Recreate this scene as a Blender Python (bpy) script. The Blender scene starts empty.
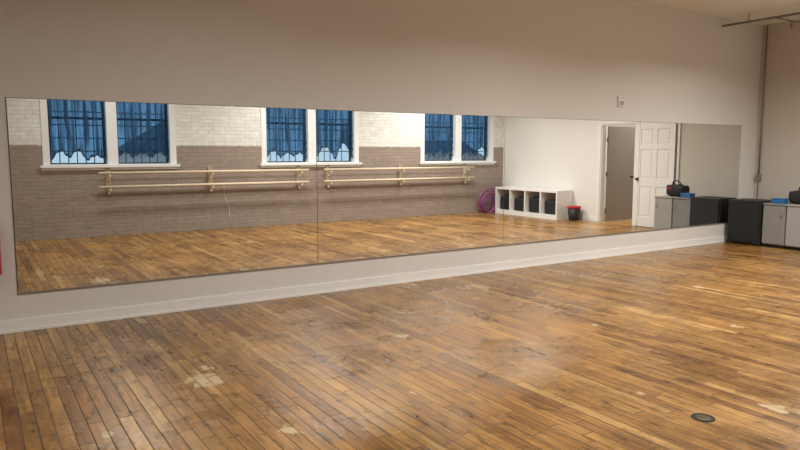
import bpy, bmesh, math, random
from mathutils import Vector, Matrix
random.seed(4)
scene = bpy.context.scene
scene.view_settings.view_transform = 'Standard'
scene.view_settings.look = 'None'

# ---------------------------------------------------------------- room dims
WY = 6.45      # mirror wall plane (y)
BY = -0.15     # window wall plane (y)
FX = 11.62     # far wall plane (x)
LX = -4.0      # left wall plane (x)
H  = 3.70      # ceiling
CAMZ = 1.53

# ---------------------------------------------------------------- materials
def newmat(name):
    m = bpy.data.materials.new(name); m.use_nodes = True
    nt = m.node_tree
    b = nt.nodes['Principled BSDF']
    return m, nt, b

def L(nt, a, b): nt.links.new(a, b)

def math_n(nt, op, a, b=None, c=None, clamp=False):
    n = nt.nodes.new('ShaderNodeMath'); n.operation = op; n.use_clamp = clamp
    for i, v in enumerate((a, b, c)):
        if v is None: continue
        if isinstance(v, (int, float)): n.inputs[i].default_value = v
        else: L(nt, v, n.inputs[i])
    return n.outputs[0]

def maprange(nt, v, a, b, c=0.0, d=1.0):
    n = nt.nodes.new('ShaderNodeMapRange'); n.clamp = True
    L(nt, v, n.inputs[0])
    for i, x in enumerate((a, b, c, d)): n.inputs[i+1].default_value = x
    return n.outputs[0]

def mixc(nt, fac, a, b, blend='MIX'):
    n = nt.nodes.new('ShaderNodeMix'); n.data_type = 'RGBA'; n.blend_type = blend
    for idx, v in ((0, fac), (6, a), (7, b)):
        if isinstance(v, (int, float)): n.inputs[idx].default_value = v
        elif isinstance(v, tuple): n.inputs[idx].default_value = (v[0], v[1], v[2], 1)
        else: L(nt, v, n.inputs[idx])
    return n.outputs[2]

def objcoord(nt):
    t = nt.nodes.new('ShaderNodeTexCoord')
    return t.outputs['Object']

def simple(name, col, rough=0.5, metal=0.0, var=0.06, scale=6.0, bump=0.0, bscale=60.0, spec=0.5):
    m, nt, b = newmat(name)
    oc = objcoord(nt)
    n = nt.nodes.new('ShaderNodeTexNoise'); n.inputs['Scale'].default_value = scale
    n.inputs['Detail'].default_value = 4
    L(nt, oc, n.inputs['Vector'])
    lo = tuple(max(0, c*(1-var)) for c in col); hi = tuple(min(1, c*(1+var)) for c in col)
    L(nt, mixc(nt, n.outputs['Fac'], lo, hi), b.inputs['Base Color'])
    b.inputs['Roughness'].default_value = rough
    b.inputs['Metallic'].default_value = metal
    b.inputs['Specular IOR Level'].default_value = spec
    if bump > 0:
        n2 = nt.nodes.new('ShaderNodeTexNoise'); n2.inputs['Scale'].default_value = bscale
        L(nt, oc, n2.inputs['Vector'])
        bp = nt.nodes.new('ShaderNodeBump'); bp.inputs['Strength'].default_value = bump
        bp.inputs['Distance'].default_value = 0.01
        L(nt, n2.outputs['Fac'], bp.inputs['Height']); L(nt, bp.outputs['Normal'], b.inputs['Normal'])
    return m

m_wall   = simple('painted_drywall', (0.70, 0.69, 0.665), 0.7, var=0.03, scale=1.2, bump=0.06, bscale=120, spec=0.25)
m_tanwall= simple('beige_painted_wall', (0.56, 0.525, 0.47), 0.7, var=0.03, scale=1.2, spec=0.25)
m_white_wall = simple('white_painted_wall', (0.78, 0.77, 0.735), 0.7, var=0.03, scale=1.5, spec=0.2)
m_ceil   = simple('ceiling_paint', (0.80, 0.80, 0.78), 0.85, var=0.03, scale=2)
m_trim   = simple('white_trim_paint', (0.82, 0.82, 0.80), 0.45, var=0.03)
m_white  = simple('white_laminate', (0.82, 0.81, 0.79), 0.4, var=0.02)
m_frame  = simple('window_frame_paint', (0.80, 0.83, 0.84), 0.45, var=0.03)
m_sash   = simple('dark_sash_metal', (0.035, 0.045, 0.055), 0.5, var=0.1)
m_wood   = simple('pale_barre_wood', (0.72, 0.61, 0.46), 0.4, var=0.12, scale=14)
m_brk    = simple('bracket_wood', (0.42, 0.33, 0.24), 0.55, var=0.2, scale=14)
m_black  = simple('black_plastic', (0.012, 0.012, 0.014), 0.5, var=0.2, bump=0.2, bscale=300)
m_grille = simple('speaker_grille', (0.007, 0.007, 0.008), 0.6, var=0.3, scale=200, bump=0.8, bscale=400)
m_grey   = simple('grey_laminate', (0.25, 0.25, 0.245), 0.5, var=0.04)
m_grey2  = simple('light_grey_laminate', (0.36, 0.36, 0.35), 0.5, var=0.04)
m_steel  = simple('galvanised_steel', (0.30, 0.28, 0.26), 0.45, metal=0.6, var=0.1)
m_brass  = simple('worn_brass', (0.12, 0.09, 0.06), 0.4, metal=0.8, var=0.2, scale=60)
m_dark   = simple('dark_gap', (0.02, 0.018, 0.015), 0.8)
m_red    = simple('red_enamel', (0.50, 0.02, 0.02), 0.3)
m_blue   = simple('blue_plastic', (0.02, 0.15, 0.38), 0.4)
m_pink   = simple('magenta_hoop', (0.45, 0.07, 0.25), 0.35)
m_purple = simple('purple_hoop', (0.24, 0.07, 0.30), 0.35)
m_cloth  = simple('black_nylon', (0.012, 0.012, 0.014), 0.7, bump=0.4, bscale=40)
m_tan    = simple('tan_door_paint', (0.25, 0.205, 0.165), 0.5, var=0.05)
m_edge   = simple('mirror_edge', (0.16, 0.15, 0.13), 0.35, metal=0.5)
m_hill   = simple('outdoor_ground', (0.62, 0.65, 0.68), 0.9, var=0.2, scale=1)
m_bld    = simple('outdoor_siding', (0.30, 0.33, 0.36), 0.9, var=0.2, scale=1)
m_roof   = simple('outdoor_roof', (0.20, 0.21, 0.23), 0.9)

# mirror
m_mirror, nt, b = newmat('mirror_silver')
nz = nt.nodes.new('ShaderNodeTexNoise'); nz.inputs['Scale'].default_value = 0.8
L(nt, objcoord(nt), nz.inputs['Vector'])
L(nt, mixc(nt, nz.outputs['Fac'], (0.92, 0.94, 0.93), (0.94, 0.96, 0.95)), b.inputs['Base Color'])
b.inputs['Metallic'].default_value = 1; b.inputs['Roughness'].default_value = 0.0

# brick
def brickmat():
    m, nt, b = newmat('painted_brick')
    sep = nt.nodes.new('ShaderNodeSeparateXYZ'); L(nt, objcoord(nt), sep.inputs[0])
    com = nt.nodes.new('ShaderNodeCombineXYZ')
    L(nt, sep.outputs[0], com.inputs[0]); L(nt, sep.outputs[2], com.inputs[1])
    br = nt.nodes.new('ShaderNodeTexBrick')
    L(nt, com.outputs[0], br.inputs['Vector'])
    br.inputs['Scale'].default_value = 1
    br.inputs['Brick Width'].default_value = 0.215
    br.inputs['Row Height'].default_value = 0.072
    br.inputs['Mortar Size'].default_value = 0.007
    br.inputs['Mortar Smooth'].default_value = 0.6
    br.inputs['Color1'].default_value = (0.0, 0.0, 0.0, 1)
    br.inputs['Color2'].default_value = (1, 1, 1, 1)
    br.inputs['Mortar'].default_value = (0.4, 0.4, 0.4, 1)
    n = nt.nodes.new('ShaderNodeTexNoise'); n.inputs['Scale'].default_value = 9; n.inputs['Detail'].default_value = 5
    L(nt, com.outputs[0], n.inputs['Vector'])
    edge = math_n(nt, 'ADD', sep.outputs[2], math_n(nt, 'MULTIPLY', math_n(nt, 'SUBTRACT', n.outputs['Fac'], 0.5), 0.03))
    up = maprange(nt, edge, 1.645, 1.655)
    base = mixc(nt, up, (0.315, 0.258, 0.215), (0.76, 0.775, 0.74))
    var = mixc(nt, br.outputs['Color'], (0.93, 0.93, 0.93), (1.05, 1.05, 1.05))
    c1 = mixc(nt, 1.0, base, var, 'MULTIPLY')
    mort = maprange(nt, br.outputs['Fac'], 0, 1, 1.0, 0.88)
    cm = nt.nodes.new('ShaderNodeCombineColor')
    for i in range(3): L(nt, mort, cm.inputs[i])
    c2 = mixc(nt, 1.0, c1, cm.outputs[0], 'MULTIPLY')
    nv = maprange(nt, n.outputs['Fac'], 0.25, 0.75, 0.88, 1.08)
    cm2 = nt.nodes.new('ShaderNodeCombineColor')
    for i in range(3): L(nt, nv, cm2.inputs[i])
    L(nt, mixc(nt, 1.0, c2, cm2.outputs[0], 'MULTIPLY'), b.inputs['Base Color'])
    b.inputs['Roughness'].default_value = 0.6
    hgt = math_n(nt, 'ADD', math_n(nt, 'MULTIPLY', br.outputs['Fac'], -1.0), math_n(nt, 'MULTIPLY', n.outputs['Fac'], 0.9))
    bp = nt.nodes.new('ShaderNodeBump'); bp.inputs['Strength'].default_value = 0.45; bp.inputs['Distance'].default_value = 0.010
    L(nt, hgt, bp.inputs['Height']); L(nt, bp.outputs['Normal'], b.inputs['Normal'])
    return m
m_brick = brickmat()

# floor
def floormat():
    m, nt, b = newmat('worn_maple_strip_floor')
    sep = nt.nodes.new('ShaderNodeSeparateXYZ'); oc = objcoord(nt); L(nt, oc, sep.inputs[0])
    x, y = sep.outputs[0], sep.outputs[1]
    u = math_n(nt, 'DIVIDE', x, 0.080)
    row = math_n(nt, 'FLOOR', u); fu = math_n(nt, 'FRACT', u)
    w1 = nt.nodes.new('ShaderNodeTexWhiteNoise'); w1.noise_dimensions = '1D'; L(nt, row, w1.inputs['W'])
    v = math_n(nt, 'ADD', math_n(nt, 'DIVIDE', y, 1.25), math_n(nt, 'MULTIPLY', w1.outputs['Value'], 7.37))
    col = math_n(nt, 'FLOOR', v); fv = math_n(nt, 'FRACT', v)
    cc = nt.nodes.new('ShaderNodeCombineXYZ'); L(nt, row, cc.inputs[0]); L(nt, col, cc.inputs[1])
    w2 = nt.nodes.new('ShaderNodeTexWhiteNoise'); w2.noise_dimensions = '3D'; L(nt, cc.outputs[0], w2.inputs['Vector'])
    ramp = nt.nodes.new('ShaderNodeValToRGB'); L(nt, w2.outputs['Value'], ramp.inputs[0])
    cr = ramp.color_ramp
    cr.elements[0].position = 0; cr.elements[0].color = (0.200, 0.088, 0.024, 1)
    cr.elements[1].position = 1; cr.elements[1].color = (0.49, 0.290, 0.100, 1)
    e = cr.elements.new(0.2); e.color = (0.295, 0.142, 0.037, 1)
    e = cr.elements.new(0.8); e.color = (0.385, 0.202, 0.056, 1)
    # grain
    gv = nt.nodes.new('ShaderNodeCombineXYZ')
    L(nt, math_n(nt, 'MULTIPLY', x, 50), gv.inputs[0]); L(nt, math_n(nt, 'MULTIPLY', y, 3.0), gv.inputs[1])
    L(nt, math_n(nt, 'MULTIPLY', w2.outputs['Value'], 31), gv.inputs[2])
    g = nt.nodes.new('ShaderNodeTexNoise'); g.inputs['Scale'].default_value = 1; g.inputs['Detail'].default_value = 6
    L(nt, gv.outputs[0], g.inputs['Vector'])
    gr = maprange(nt, g.outputs['Fac'], 0.30, 0.70, 0.58, 1.28)
    # blotchy wear
    wr = nt.nodes.new('ShaderNodeTexNoise'); wr.inputs['Scale'].default_value = 1.3; wr.inputs['Detail'].default_value = 8
    wr.inputs['Roughness'].default_value = 0.7
    L(nt, oc, wr.inputs['Vector'])
    wv = maprange(nt, wr.outputs['Fac'], 0.35, 0.65, 0.64, 1.25)
    # dark stains, elongated along the boards
    sv = nt.nodes.new('ShaderNodeCombineXYZ')
    L(nt, math_n(nt, 'MULTIPLY', x, 16), sv.inputs[0]); L(nt, math_n(nt, 'MULTIPLY', y, 6), sv.inputs[1])
    st = nt.nodes.new('ShaderNodeTexNoise'); st.inputs['Scale'].default_value = 1; st.inputs['Detail'].default_value = 4
    L(nt, sv.outputs[0], st.inputs['Vector'])
    stv = maprange(nt, st.outputs['Fac'], 0.56, 0.70, 1.0, 0.36)
    mul = math_n(nt, 'MULTIPLY', math_n(nt, 'MULTIPLY', gr, wv), stv)
    mc = nt.nodes.new('ShaderNodeCombineColor')
    for i in range(3): L(nt, mul, mc.inputs[i])
    c = mixc(nt, 1.0, ramp.outputs[0], mc.outputs[0], 'MULTIPLY')
    # scattered small pale scuffs where finish is worn off
    sc = nt.nodes.new('ShaderNodeTexNoise'); sc.inputs['Scale'].default_value = 7; sc.inputs['Detail'].default_value = 6; sc.inputs['Roughness'].default_value = 0.75
    L(nt, oc, sc.inputs['Vector'])
    scm = maprange(nt, sc.outputs['Fac'], 0.62, 0.72, 0.0, 0.45)
    c = mixc(nt, scm, c, (0.46, 0.33, 0.17))
    # pale worn repairs
    dist = nt.nodes.new('ShaderNodeTexNoise'); dist.inputs['Scale'].default_value = 14; dist.inputs['Detail'].default_value = 5
    L(nt, oc, dist.inputs['Vector'])
    msk = None
    for (px, py, r) in [(1.256,4.36,.11),(1.33,4.60,.05),(1.409,3.294,.05),(2.95,4.55,.06),(3.515,2.605,.03),(3.985,2.0,.05),
                        (0.55,3.77,.04),(5.6,3.2,.04),(6.9,4.4,.06),(8.3,3.9,.05),(4.4,5.3,.04),(2.3,3.4,.025),(7.5,1.5,.07),(4.6,3.9,.03)]:
        dx = math_n(nt, 'SUBTRACT', x, px); dy = math_n(nt, 'MULTIPLY', math_n(nt, 'SUBTRACT', y, py), 0.7)
        dd = math_n(nt, 'SQRT', math_n(nt, 'ADD', math_n(nt, 'MULTIPLY', dx, dx), math_n(nt, 'MULTIPLY', dy, dy)))
        dd = math_n(nt, 'ADD', dd, math_n(nt, 'MULTIPLY', math_n(nt, 'SUBTRACT', dist.outputs['Fac'], 0.5), r*3.5))
        k = maprange(nt, dd, r*0.7, r, 1.0, 0.0)
        msk = k if msk is None else math_n(nt, 'MAXIMUM', msk, k)
    c = mixc(nt, math_n(nt, 'MULTIPLY', msk, 0.75), c, (0.62, 0.50, 0.30))
    # gaps
    gu = maprange(nt, math_n(nt, 'ABSOLUTE', math_n(nt, 'SUBTRACT', fu, 0.5)), 0.446, 0.474)
    gw = maprange(nt, w1.outputs['Value'], 0, 1, 0.65, 1.0)
    gu = math_n(nt, 'MULTIPLY', gu, gw)
    gl = maprange(nt, math_n(nt, 'ABSOLUTE', math_n(nt, 'SUBTRACT', fv, 0.5)), 0.4968, 0.4982)
    gap = math_n(nt, 'MAXIMUM', gu, gl)
    c = mixc(nt, math_n(nt, 'MULTIPLY', gap, 0.94), c, (0.025, 0.011, 0.004))
    L(nt, c, b.inputs['Base Color'])
    rg = maprange(nt, wr.outputs['Fac'], 0.35, 0.65, 0.20, 0.38)
    rg = math_n(nt, 'ADD', rg, math_n(nt, 'MULTIPLY', gap, 0.3))
    L(nt, rg, b.inputs['Roughness'])
    b.inputs['Specular IOR Level'].default_value = 0.5
    cup = math_n(nt, 'MULTIPLY', math_n(nt, 'SINE', math_n(nt, 'MULTIPLY', fu, math.pi)), 0.4)
    hgt = math_n(nt, 'ADD', math_n(nt, 'ADD', math_n(nt, 'MULTIPLY', gap, -1.0), cup), math_n(nt, 'MULTIPLY', g.outputs['Fac'], 0.3))
    hgt = math_n(nt, 'ADD', hgt, math_n(nt, 'MULTIPLY', w2.outputs['Value'], 0.3))
    bp = nt.nodes.new('ShaderNodeBump'); bp.inputs['Strength'].default_value = 0.4; bp.inputs['Distance'].default_value = 0.003
    L(nt, hgt, bp.inputs['Height']); L(nt, bp.outputs['Normal'], b.inputs['Normal'])
    return m
m_floor = floormat()

# curtain: sheer weave, denser where the cloth is gathered
m_curt, nt, b = newmat('sheer_blue_curtain')
out = nt.nodes['Material Output']
oc = objcoord(nt)
mp = nt.nodes.new('ShaderNodeMapping'); mp.inputs['Scale'].default_value = (13, 0.01, 0.9); L(nt, oc, mp.inputs[0])
wv = nt.nodes.new('ShaderNodeTexNoise'); wv.inputs['Scale'].default_value = 1; wv.inputs['Detail'].default_value = 4
L(nt, mp.outputs[0], wv.inputs['Vector'])
colr = mixc(nt, wv.outputs['Fac'], (0.07, 0.16, 0.28), (0.03, 0.07, 0.14))
dens = maprange(nt, wv.outputs['Fac'], 0.38, 0.62, 0.22, 0.97)
df = nt.nodes.new('ShaderNodeBsdfDiffuse'); L(nt, colr, df.inputs[0])
tl = nt.nodes.new('ShaderNodeBsdfTranslucent'); L(nt, colr, tl.inputs[0])
tp = nt.nodes.new('ShaderNodeBsdfTransparent'); tp.inputs[0].default_value = (0.27, 0.45, 0.63, 1)
a1 = nt.nodes.new('ShaderNodeMixShader'); a1.inputs[0].default_value = 0.5
L(nt, df.outputs[0], a1.inputs[1]); L(nt, tl.outputs[0], a1.inputs[2])
a2 = nt.nodes.new('ShaderNodeMixShader'); L(nt, dens, a2.inputs[0])
L(nt, tp.outputs[0], a2.inputs[1]); L(nt, a1.outputs[0], a2.inputs[2])
L(nt, a2.outputs[0], out.inputs[0])
m_hem = simple('blue_curtain_hem', (0.03, 0.06, 0.11), 0.8, var=0.2, scale=30)

# window glass
m_glass, nt, b = newmat('window_glass')
out = nt.nodes['Material Output']
tp = nt.nodes.new('ShaderNodeBsdfTransparent'); tp.inputs[0].default_value = (0.9, 0.95, 0.97, 1)
gl = nt.nodes.new('ShaderNodeBsdfGlossy'); gl.inputs['Roughness'].default_value = 0.05
a = nt.nodes.new('ShaderNodeMixShader'); a.inputs[0].default_value = 0.06
L(nt, tp.outputs[0], a.inputs[1]); L(nt, gl.outputs[0], a.inputs[2]); L(nt, a.outputs[0], out.inputs[0])

# light diffuser
m_tube, nt, b = newmat('fluorescent_tube_glow')
b.inputs['Base Color'].default_value = (0.9, 0.9, 0.85, 1)
b.inputs['Emission Color'].default_value = (1, 0.95, 0.88, 1); b.inputs['Emission Strength'].default_value = 2.0

# ---------------------------------------------------------------- geometry helpers
def link(o, parent=None):
    scene.collection.objects.link(o)
    if parent is not None: o.parent = parent
    return o

def group(name, loc=(0,0,0)):
    e = bpy.data.objects.new(name, None); e.empty_display_size = 0.1
    e.location = loc
    return link(e)

def boxes(name, bl, mat, parent=None, bevel=0.0):
    """bl: list of (x0,x1,y0,y1,z0,z1)"""
    bm = bmesh.new()
    for (x0,x1,y0,y1,z0,z1) in bl:
        vs = [bm.verts.new(p) for p in [(x0,y0,z0),(x1,y0,z0),(x1,y1,z0),(x0,y1,z0),(x0,y0,z1),(x1,y0,z1),(x1,y1,z1),(x0,y1,z1)]]
        for f in [(0,3,2,1),(4,5,6,7),(0,1,5,4),(1,2,6,5),(2,3,7,6),(3,0,4,7)]:
            bm.faces.new([vs[i] for i in f])
    if bevel > 0:
        bmesh.ops.bevel(bm, geom=bm.edges[:], offset=bevel, segments=2, affect='EDGES', profile=0.5)
    me = bpy.data.meshes.new(name); bm.to_mesh(me); bm.free()
    me.materials.append(mat)
    return link(bpy.data.objects.new(name, me), parent)

def rods(name, segs, mat, parent=None, n=16):
    """segs: list of (p0,p1,r0,r1)"""
    bm = bmesh.new()
    for s in segs:
        p0, p1, r0 = Vector(s[0]), Vector(s[1]), s[2]
        r1 = s[3] if len(s) > 3 else r0
        d = p1 - p0
        q = Vector((0,0,1)).rotation_difference(d.normalized())
        M = Matrix.Translation((p0+p1)/2) @ q.to_matrix().to_4x4()
        bmesh.ops.create_cone(bm, cap_ends=True, segments=n, radius1=r0, radius2=r1, depth=d.length, matrix=M)
    for f in bm.faces:
        f.smooth = len(f.verts) == 4
    me = bpy.data.meshes.new(name); bm.to_mesh(me); bm.free()
    me.materials.append(mat)
    return link(bpy.data.objects.new(name, me), parent)

def torus(name, R, r, M, mat, parent=None, nu=64, nv=10):
    bm = bmesh.new(); vs = []
    for i in range(nu):
        a = 2*math.pi*i/nu
        ring = []
        for j in range(nv):
            t = 2*math.pi*j/nv
            p = Vector(((R+r*math.cos(t))*math.cos(a), (R+r*math.cos(t))*math.sin(a), r*math.sin(t)))
            ring.append(bm.verts.new(M @ p))
        vs.append(ring)
    for i in range(nu):
        for j in range(nv):
            f = bm.faces.new((vs[i][j], vs[(i+1)%nu][j], vs[(i+1)%nu][(j+1)%nv], vs[i][(j+1)%nv])); f.smooth = True
    me = bpy.data.meshes.new(name); bm.to_mesh(me); bm.free(); me.materials.append(mat)
    return link(bpy.data.objects.new(name, me), parent)

def lathe(name, prof, centre, mat, parent=None, n=32):
    bm = bmesh.new(); rings = []
    for (r, z) in prof:
        rings.append([bm.verts.new((centre[0]+r*math.cos(2*math.pi*i/n), centre[1]+r*math.sin(2*math.pi*i/n), centre[2]+z)) for i in range(n)])
    for k in range(len(rings)-1):
        for i in range(n):
            f = bm.faces.new((rings[k][i], rings[k][(i+1)%n], rings[k+1][(i+1)%n], rings[k+1][i])); f.smooth = True
    bm.faces.new(list(reversed(rings[0]))); bm.faces.new(rings[-1])
    me = bpy.data.meshes.new(name); bm.to_mesh(me); bm.free(); me.materials.append(mat)
    return link(bpy.data.objects.new(name, me), parent)

# ---------------------------------------------------------------- room shell
AX = 15.0   # adjoining room far x
boxes('floor', [(LX-0.2, AX+0.2, BY-0.35, WY+0.2, -0.1, 0.0)], m_floor)
boxes('ceiling', [(LX-0.2, AX+0.2, BY-0.35, WY+0.2, H, H+0.15)], m_ceil)
boxes('wall_mirror_side', [(LX-0.2, AX+0.2, WY, WY+0.15, 0, H)], m_wall)
boxes('wall_left', [(LX-0.15, LX, BY, WY, 0, H)], m_wall)

# far wall with doorway (y from DY0..DY1, height DH)
DY0, DY1, DH = 3.02, 3.92, 2.12
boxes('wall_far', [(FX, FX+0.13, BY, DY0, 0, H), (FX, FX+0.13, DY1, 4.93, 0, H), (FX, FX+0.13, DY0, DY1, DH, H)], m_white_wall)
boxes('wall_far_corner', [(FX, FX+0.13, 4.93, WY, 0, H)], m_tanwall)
boxes('trim_doorway', [
    (FX-0.018, FX, DY0-0.08, DY0, 0, DH+0.07), (FX-0.018, FX, DY1, DY1+0.04, 0, DH+0.07),
    (FX-0.018, FX, DY0, DY1, DH, DH+0.07),
    (FX, FX+0.13, DY0, DY0+0.02, 0, DH), (FX, FX+0.13, DY1-0.02, DY1, 0, DH), (FX, FX+0.13, DY0+0.02, DY1-0.02, DH-0.02, DH)], m_trim)
# adjoining room
boxes('wall_adjoining_room', [(AX, AX+0.15, BY, WY, 0, H), (FX+0.13, AX, 1.3, 1.4, 0, H), (FX+0.13, AX, 5.9, 6.0, 0, H)], m_white_wall)

# window wall
wins = [(1.09, 3.35), (5.06, 7.34), (9.02, 11.28)]
WZ0, WZ1 = 1.30, 3.05
pcs = [(LX, FX, BY-0.35, BY, 0, WZ0), (LX, FX, BY-0.35, BY, WZ1, H)]
edges = [LX] + [v for w in wins for v in w] + [FX]
for i in range(0, len(edges), 2):
    pcs.append((edges[i], edges[i+1], BY-0.35, BY, WZ0, WZ1))
boxes('wall_windows', pcs, m_brick)
boxes('wall_adjoining_back', [(FX, AX+0.2, BY-0.35, BY, 0, H)], m_white_wall)

# baseboards
boxes('baseboard_mirror_side', [(LX, FX, WY-0.016, WY, 0.006, 0.105), (LX, FX, WY-0.024, WY-0.016, 0.0, 0.02)], m_trim, bevel=0.0)
boxes('baseboard_far', [(FX-0.016, FX, BY, DY0-0.08, 0, 0.10), (FX-0.016, FX, DY1+0.05, WY-0.024, 0, 0.10)], m_trim)
boxes('baseboard_left', [(LX, LX+0.016, BY, WY-0.024, 0, 0.10)], m_trim)

# ---------------------------------------------------------------- mirror
MX = [0.294, 3.116, 5.765, 8.44, 11.13]
g = group('wall_mirror')
for i in range(4):
    boxes('mirror_panel_%d' % (i+1), [(MX[i]+0.003, MX[i+1]-0.003, WY-0.010, WY-0.004, 0.335, 1.975)], m_mirror, g)
boxes('mirror_backing', [(MX[0]-0.005, MX[4]+0.005, WY-0.005, WY, 0.33, 1.98)], m_edge, g)
boxes('mirror_bottom_channel', [(MX[0]-0.005, MX[4]+0.005, WY-0.014, WY-0.0051, 0.324, 0.336)], m_steel, g)

# ---------------------------------------------------------------- windows + curtains
def curtain(name, x0, x1, ztop, y, seed, zb, parent, arch=0.13, n_sw=3):
    rnd = random.Random(seed)
    nx, nz = 150, 34
    ph = rnd.random()*6
    nodes = [0.0] + [ (i+rnd.uniform(-0.18,0.18))/n_sw for i in range(1, n_sw)] + [1.0]
    arcs = [arch*rnd.uniform(0.5, 1.3) for _ in range(n_sw)]
    drop = [rnd.uniform(-0.045, 0.03) for _ in nodes]
    def hem(t):
        for i in range(n_sw):
            if t <= nodes[i+1] or i == n_sw-1:
                s = (t-nodes[i])/(nodes[i+1]-nodes[i]); s = min(max(s, 0), 1)
                return zb + drop[i]*(1-s) + drop[i+1]*s + arcs[i]*(math.sin(math.pi*s)**1.3) + 0.012*math.sin(t*60+ph), min(s, 1-s)
    bm = bmesh.new(); vs = []
    for i in range(nx+1):
        t = i/nx; x = x0+(x1-x0)*t
        bottom, sd = hem(t)
        gather = math.exp(-(sd/0.15)**2)
        col = []
        for k in range(nz+1):
            s = k/nz
            z = ztop + (bottom-ztop)*s
            yy = y + 0.024*math.sin(t*2*math.pi*9+ph + 0.6*math.sin(s*3)) * (0.5+0.5*s) + 0.008*math.sin(t*83+ph) \
                 + 0.02*gather*math.sin(s*60) * (s if s > 0.6 else 0.2*s)
            col.append(bm.verts.new((x, yy, z)))
        vs.append(col)
    for i in range(nx):
        for k in range(nz):
            f = bm.faces.new((vs[i][k], vs[i+1][k], vs[i+1][k+1], vs[i][k+1])); f.smooth = True
            if k >= nz-1: f.material_index = 1
    me = bpy.data.meshes.new(name); bm.to_mesh(me); bm.free(); me.materials.append(m_curt); me.materials.append(m_hem)
    link(bpy.data.objects.new(name, me), parent)

for wi, (a, c) in enumerate(wins):
    g = group('window_%d' % (wi+1))
    mid = (a+c)/2
    boxes('window_frame', [
        (a, a+0.11, BY-0.20, BY+0.012, WZ0, WZ1), (c-0.11, c, BY-0.20, BY+0.012, WZ0, WZ1),
        (mid-0.09, mid+0.09, BY-0.20, BY+0.012, WZ0, WZ1),
        (a+0.11, mid-0.09, BY-0.20, BY+0.012, WZ1-0.10, WZ1), (mid+0.09, c-0.11, BY-0.20, BY+0.012, WZ1-0.10, WZ1)], m_frame, g)
    boxes('window_sill', [(a-0.05, c+0.05, BY+0.0005, BY+0.07, WZ0-0.045, WZ0), (a, c, BY-0.35, BY, WZ0, WZ0+0.012),
                          (a-0.03, c+0.03, BY+0.0005, BY+0.02, WZ0-0.09, WZ0-0.045)], m_frame, g)
    for k, (p, q) in enumerate([(a+0.11, mid-0.09), (mid+0.09, c-0.11)]):
        z0, z1 = WZ0+0.012, WZ1-0.10
        ys0, ys1 = BY-0.19, BY-0.15
        s = 0.04
        zm = (z0+z1)/2
        fr = [(p, p+s, ys0, ys1, z0, z1), (q-s, q, ys0, ys1, z0, z1), (p+s, q-s, ys0, ys1, z0, z0+s*0.6), (p+s, q-s, ys0, ys1, z1-s, z1), (p+s, q-s, ys0, ys1, zm-0.02, zm+0.02)]
        boxes('sash_%d' % (k+1), fr, m_sash, g)
        bars = []
        nb = 6
        for j in range(1, nb):
            x = p+s+(q-p-2*s)*j/nb
            bars.append(((x, BY-0.26, z0), (x, BY-0.26, z1), 0.009))
        for j in range(1, 7):
            z = z0+(z1-z0)*j/7
            bars.append(((p, BY-0.26, z), (q, BY-0.26, z), 0.009))
        rods('security_bars_%d' % (k+1), bars, m_sash, g, n=8)
        boxes('glass_%d' % (k+1), [(p+s, q-s, BY-0.175, BY-0.171, z0+s*0.6, z1-s)], m_glass, g)
        cg = group('curtain')
        curtain('sheer_panel', p+0.015, q-0.015, 2.90, BY-0.075, wi*10+k+3, (1.40, 1.41, 1.42, 1.39, 1.43, 1.40)[wi*2+k], cg, (0.15, 0.14, 0.14, 0.26, 0.13, 0.20)[wi*2+k], (3, 3, 3, 2, 3, 2)[wi*2+k])
        rods('curtain_rod', [((p+0.002, BY-0.075, 2.905), (q-0.002, BY-0.075, 2.905), 0.009)], m_steel, cg)

# ---------------------------------------------------------------- ballet barres
def barre(x0, x1, sup):
    g = group('ballet_barre')
    for z in (1.155, 0.905):
        rods('rail_%d' % (1 if z > 1 else 2), [((x0, BY+0.20, z), (x1, BY+0.20, z), 0.024)], m_wood, g)
    segs = []; arms = []
    for x in sup:
        segs.append((x-0.045, x+0.045, BY+0.001, BY+0.035, 0.80, 1.24))
        for z in (1.155, 0.905):
            arms.append((x-0.02, x+0.02, BY+0.035, BY+0.215, z-0.065, z-0.024))
            arms.append((x-0.02, x+0.02, BY+0.035, BY+0.08, z-0.14, z-0.065))
    boxes('wall_cleats', segs, m_brk, g, bevel=0.004)
    boxes('support_arms', arms, m_wood, g, bevel=0.003)
barre(1.93, 6.02, (2.12, 3.98, 5.86))
barre(6.38, 10.5, (6.55, 8.42, 10.33))

rods('wall_cable', [((4.25, BY+0.008, 0.86), (4.27, BY+0.008, 0.62), 0.003), ((4.27, BY+0.008, 0.62), (4.35, BY+0.008, 0.45), 0.003), ((4.35, BY+0.008, 0.45), (4.37, BY+0.008, 0.02), 0.003)], m_trim)

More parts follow.
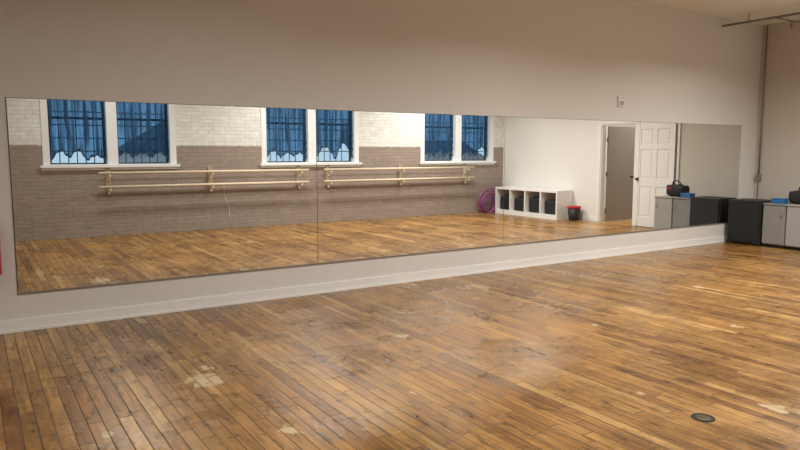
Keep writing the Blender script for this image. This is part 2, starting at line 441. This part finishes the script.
# ---------------------------------------------------------------- doors
def panel_door(name, x, y0, y1, mat, knob_y):
    """leaf lying in a plane x=const; panels on the -x side"""
    g = group(name)
    t = 0.036; z0, z1 = 0.012, 2.10
    core = [(x+0.012, x+t-0.012, y0, y1, z0, z1)]
    st = 0.11; zs = [z0, z0+0.20, z0+0.82, z0+0.98, z0+1.57, z0+1.67, z1-0.11, z1]
    f = [(x, x+t, y0, y0+st, z0, z1), (x, x+t, y1-st, y1, z0, z1), (x, x+t, (y0+y1)/2-0.05, (y0+y1)/2+0.05, z0, z1)]
    for a_, b_ in [(0,1),(2,3),(4,5),(6,7)]:
        for (q0, q1) in [(y0+st, (y0+y1)/2-0.05), ((y0+y1)/2+0.05, y1-st)]:
            f.append((x, x+t, q0, q1, zs[a_], zs[b_]))
    boxes('door_core', core, mat, g)
    boxes('door_stiles_rails', f, mat, g)
    pn = []
    for a_, b_ in [(1,2),(3,4),(5,6)]:
        for (q0, q1) in [(y0+st, (y0+y1)/2-0.05), ((y0+y1)/2+0.05, y1-st)]:
            pn.append((x+0.004, x+t-0.004, q0+0.03, q1-0.03, zs[a_]+0.03, zs[b_]-0.03))
    boxes('raised_panels', pn, mat, g, bevel=0.005)
    rods('door_knob', [((x, knob_y, 0.98), (x-0.012, knob_y, 0.98), 0.03), ((x-0.012, knob_y, 0.98), (x-0.045, knob_y, 0.98), 0.012), ((x-0.045, knob_y, 0.98), (x-0.065, knob_y, 0.98), 0.03, 0.02)], m_brass, g)
    return g
panel_door('door_1', FX-0.07, 3.99, 4.88, m_white, 4.05)
boxes('trim_1', [(FX-0.03, FX, 4.905, 4.95, 0.10, 2.14)], m_trim)

# tan slab door, swung into adjoining room
g = group('door_2', (FX+0.15, DY0+0.04, 0))
boxes('door_slab', [(0, 0.86, 0, 0.036, 0.012, 2.09)], m_tan, g)
rods('door_knob', [((0.79, 0.036, 0.98), (0.79, 0.048, 0.98), 0.028), ((0.79, 0.048, 0.98), (0.79, 0.08, 0.98), 0.012), ((0.79, 0.08, 0.98), (0.79, 0.10, 0.98), 0.03, 0.02)], m_brass, g)
boxes('hinges', [(-0.02, 0.0, 0.0, 0.036, z, z+0.09) for z in (0.2, 1.0, 1.75)], m_brass, g)
g.rotation_euler = (0, 0, math.radians(1))

g = group('storage_bin')
boxes('bin_body', [(14.1, 14.6, 3.9, 4.5, 0.0, 0.36)], m_blue, g, bevel=0.02)
boxes('bin_lid', [(14.07, 14.63, 3.87, 4.53, 0.361, 0.40)], m_white, g, bevel=0.01)

# ---------------------------------------------------------------- cubby shelf
g = group('cubby_shelf')
sx0, sx1 = 11.10, FX-0.02
sy0, sy1 = 0.17, 2.26
sh = 0.66; t = 0.035
n = 4
parts = [(sx0, sx1, sy0, sy1, sh-0.05, sh), (sx0, sx1, sy0, sy1, 0.0, 0.10), (sx1-0.012, sx1, sy0, sy1, 0.10, sh-0.05)]
for i in range(n+1):
    yy = sy0 + (sy1-sy0-t)*i/n
    parts.append((sx0, sx1-0.012, yy, yy+t, 0.10, sh-0.05))
boxes('shelf_carcass', parts, m_white, g)
g2 = group('dance_bags')
bl = []
for i in range(n):
    yy = sy0 + (sy1-sy0-t)*i/n
    bl.append((sx0+0.08, sx1-0.05, yy+0.07, yy+0.44, 0.102, 0.102+random.uniform(0.30, 0.43)))
boxes('bags', bl, m_cloth, g2, bevel=0.035)

# waste bin
g = group('waste_bin')
lathe('bin_body', [(0.11,0.0),(0.115,0.01),(0.145,0.30),(0.135,0.30),(0.105,0.03)], (11.40, 2.50, 0.0), m_black, g)
lathe('bin_liner', [(0.147,0.27),(0.155,0.305),(0.150,0.32),(0.128,0.315),(0.12,0.24)], (11.40, 2.50, 0.0), m_red, g)

# hula hoops leaning on the brick wall
g = group('hula_hoops')
rnd = random.Random(2)
for i in range(14):
    R = (0.31, 0.27, 0.22, 0.29, 0.18, 0.25, 0.20)[i % 7]
    tilt = math.radians(78 + 0.6*i)
    cx = 11.03 + rnd.uniform(-0.07, 0.07)
    M = Matrix.Translation((cx, BY+0.085+0.009*i, R*math.sin(tilt)+0.012)) @ Matrix.Rotation(rnd.uniform(-0.03, 0.03), 4, 'Z') @ Matrix.Rotation(tilt, 4, 'X')
    torus('hoop_%d' % (i+1), R, 0.008, M, (m_pink, m_purple)[i % 2], g)

# ---------------------------------------------------------------- speaker, cabinets
g = group('loudspeaker')
x0, x1, y0, y1 = 10.72, 11.22, 5.815, 6.37
boxes('speaker_cabinet', [(x0+0.02, x1, y0, y1, 0.02, 0.74)], m_black, g, bevel=0.012)
boxes('speaker_grille', [(x0, x0+0.02, y0+0.025, y1-0.025, 0.06, 0.70)], m_grille, g, bevel=0.006)
boxes('rubber_feet', [(a, a+0.05, b_, b_+0.05, 0, 0.02) for a in (x0+0.05, x1-0.1) for b_ in (y0+0.03, y1-0.08)], m_black, g)
boxes('corner_protectors', [(x0+0.012, x0+0.06, b0, b0+0.045, c0, c0+0.045) for b0 in (y0-0.004, y1-0.041) for c0 in (0.017, 0.698)], m_black, g, bevel=0.006)
boxes('carry_handle', [(x0+0.15, x0+0.35, y0-0.012, y0, 0.46, 0.48), (x0+0.15, x0+0.17, y0-0.012, y0, 0.40, 0.46), (x0+0.33, x0+0.35, y0-0.012, y0, 0.40, 0.46)], m_black, g)

def cabinet(y0, y1, mat):
    g = group('storage_cabinet')
    x0, x1, h = 10.76, 11.30, 0.71
    boxes('cabinet_body', [(x0+0.02, x1, y0, y1, 0.05, h-0.022)], mat, g, bevel=0.003)
    boxes('cabinet_top', [(x0-0.01, x1+0.005, y0-0.004, y1+0.004, h-0.022, h)], mat, g, bevel=0.003)
    boxes('cabinet_door', [(x0, x0+0.018, y0+0.006, y1-0.006, 0.065, h-0.03)], mat, g, bevel=0.003)
    boxes('plinth', [(x0+0.05, x1-0.01, y0+0.01, y1-0.01, 0.0, 0.05)], m_dark, g)
    rods('door_pull', [((x0-0.02, y0+0.05, 0.50), (x0-0.02, y0+0.05, 0.60), 0.005), ((x0-0.02, y0+0.05, 0.505), (x0+0.002, y0+0.05, 0.505), 0.004), ((x0-0.02, y0+0.05, 0.595), (x0+0.002, y0+0.05, 0.595), 0.004)], m_steel, g)
cabinet(5.44, 5.795, m_grey)
cabinet(5.05, 5.425, m_grey2)

# things on cabinets
g = group('duffel_bag')
bm = bmesh.new()
bmesh.ops.create_uvsphere(bm, u_segments=32, v_segments=20, radius=1)
for v in bm.verts:
    p = v.co
    f = lambda a, e: math.copysign(abs(a)**e, a)
    p.x = f(p.x, 0.5)*0.13; p.y = f(p.y, 0.42)*0.19; p.z = f(p.z, 0.5)*0.105
    p.z += (0.014*math.sin(p.y*33+1)+0.012*math.sin(p.x*50)) if p.z > 0 else 0
    p.z = max(p.z, -0.103)
me = bpy.data.meshes.new('bag_body'); bm.to_mesh(me); bm.free(); me.materials.append(m_cloth)
for pl in me.polygons: pl.use_smooth = True
o = link(bpy.data.objects.new('bag_body', me), g); o.location = (11.05, 5.33, 0.817)
torus('bag_handle', 0.085, 0.010, Matrix.Translation((11.05, 5.31, 0.93)) @ Matrix.Rotation(math.radians(60), 4, 'Y'), m_cloth, g)
boxes('bag_red_tag', [(10.915, 10.925, 5.22, 5.28, 0.84, 0.87)], m_red, g, bevel=0.003)
g = group('plastic_box')
boxes('box_body', [(10.84, 11.0, 5.53, 5.72, 0.711, 0.775)], m_blue, g, bevel=0.008)
boxes('box_lid', [(10.835, 11.005, 5.525, 5.725, 0.7755, 0.79)], m_blue, g, bevel=0.005)

# ---------------------------------------------------------------- wall fittings
g = group('electrical_conduit')
cy = 6.36; cxx = FX-0.022
rods('conduit_pipe', [((cxx, cy, 1.14), (cxx, cy, H-0.03), 0.013)], m_steel, g)
boxes('junction_box', [(FX-0.05, FX-0.003, cy-0.04, cy+0.04, 1.03, 1.14)], m_steel, g, bevel=0.004)
rods('lower_cable', [((FX-0.024, cy, 1.03), (FX-0.024, cy+0.01, 0.0), 0.005)], m_dark, g)
boxes('pipe_clamps', [(FX-0.037, FX-0.003, cy-0.022, cy+0.022, z, z+0.02) for z in (1.6, 2.3, 3.0)], m_steel, g)

g = group('sprinkler_pipe')
rods('main_run', [((10.4, BY+0.03, 3.56), (10.4, WY-0.02, 3.56), 0.018)], m_steel, g)
rods('branch', [((10.4, 5.6, 3.56), (FX-0.02, 5.6, 3.56), 0.014), ((10.4, 6.0, 3.56), (10.4, 6.0, H-0.003), 0.008), ((10.4, 3.0, 3.56), (10.4, 3.0, H-0.003), 0.008), ((10.9, 5.6, 3.56), (10.9, 5.6, 3.47), 0.012), ((10.9, 5.6, 3.47), (10.9, 5.6, 3.46), 0.025)], m_steel, g)

g = group('wall_thermostat')
boxes('cover', [(7.91, 8.04, WY-0.03, WY, 2.19, 2.33)], m_trim, g, bevel=0.006)
boxes('vent_slots', [(7.925, 8.025, WY-0.032, WY-0.0301, z, z+0.006) for z in (2.21, 2.225, 2.24, 2.255, 2.30)], m_dark, g)

# floor outlet cover
g = group('floor_outlet_cover')
lathe('ring', [(0.065,0.0),(0.065,0.003),(0.058,0.005),(0.047,0.005),(0.047,0.002)], (3.485,2.151,0), m_dark, g)
lathe('cap', [(0.044,0.001),(0.044,0.004),(0.038,0.005)], (3.485,2.151,0), m_brass, g)

# fire extinguisher left of the mirror
g = group('fire_extinguisher')
ex, ey = 0.11, WY-0.10
lathe('cylinder', [(0.065,0),(0.075,0.01),(0.075,0.40),(0.06,0.44),(0.03,0.47),(0.022,0.50)], (ex, ey, 0.52), m_red, g)
boxes('valve_and_lever', [(ex-0.02, ex+0.02, ey-0.02, ey+0.02, 1.02, 1.06), (ex-0.012, ex+0.012, ey-0.10, ey+0.01, 1.065, 1.075), (ex-0.012, ex+0.012, ey-0.09, ey, 1.02, 1.032)], m_black, g)
rods('hose', [((ex-0.02, ey, 1.04), (ex-0.085, ey, 0.96), 0.010), ((ex-0.085, ey, 0.96), (ex-0.09, ey, 0.65), 0.010), ((ex-0.09, ey, 0.65), (ex-0.09, ey, 0.57), 0.018)], m_black, g)
boxes('wall_bracket', [(ex-0.02, ex+0.02, WY-0.027, WY-0.002, 0.55, 1.0)], m_steel, g)

# ---------------------------------------------------------------- ceiling lights
def fixture(x, y, power, sx=1.2, sy=0.30):
    g = group('fluorescent_ceiling_light', (x, y, 0))
    boxes('housing', [(-sx/2, sx/2, -sy/2, sy/2, H-0.06, H-0.001)], m_white, g)
    rods('tubes', [((-sx/2+0.03, dy, H-0.075), (sx/2-0.03, dy, H-0.075), 0.013) for dy in (-0.08, 0.08)], m_tube, g)
    ld = bpy.data.lights.new('lamp_light', 'AREA'); ld.shape = 'RECTANGLE'; ld.size = sx; ld.size_y = sy
    ld.energy = power; ld.color = (1.0, 0.965, 0.91)
    ld.spread = math.radians(152)
    lo = bpy.data.objects.new('lamp_light', ld); link(lo, g); lo.location = (0, 0, H-0.095)
for x, pw in ((-1.5, 16), (2.0, 36), (5.5, 70), (9.0, 98)):
    for y in (1.2, 3.7):
        fixture(x, y, pw)
fixture(13.2, 3.6, 90)

# ---------------------------------------------------------------- outdoors
boxes('outdoor_ground', [(-40, 60, -70, -3, -3.2, -3.0)], m_hill)
def house(x, y, w, d, h, rh):
    g = group('neighbouring_house')
    boxes('house_walls', [(x, x+w, y-d, y, -3.0, h)], m_bld, g)
    bm = bmesh.new()
    P = [(x-0.3,y-d-.3,h),(x+w+0.3,y-d-.3,h),(x+w+0.3,y+.3,h),(x-0.3,y+.3,h),(x+w/2,y-d-.3,h+rh),(x+w/2,y+.3,h+rh)]
    v = [bm.verts.new(p) for p in P]
    for f in [(0,1,2,3),(0,4,1),(2,5,3),(0,3,5,4),(1,4,5,2)]: bm.faces.new([v[i] for i in f])
    me = bpy.data.meshes.new('house_roof'); bm.to_mesh(me); bm.free(); me.materials.append(m_roof)
    link(bpy.data.objects.new('house_roof', me), g)
house(8.6, -30, 6, 6, 1.6, 2.0)
house(33, -34, 7, 7, 0.6, 2.0)

# world
w = bpy.data.worlds.new('World'); scene.world = w; w.use_nodes = True
bg = w.node_tree.nodes['Background']
bg.inputs[0].default_value = (0.60, 0.78, 0.95, 1); bg.inputs[1].default_value = 1.0

# ---------------------------------------------------------------- camera
cd = bpy.data.cameras.new('Camera'); cam = bpy.data.objects.new('Camera', cd); link(cam)
cd.sensor_width = 36; cd.lens = 664/800*36; cd.clip_start = 0.02; cd.clip_end = 300
cam.location = (0, 0, CAMZ)
cam.rotation_euler = (math.radians(90-6.27), 0, math.radians(-32.94))
scene.camera = cam
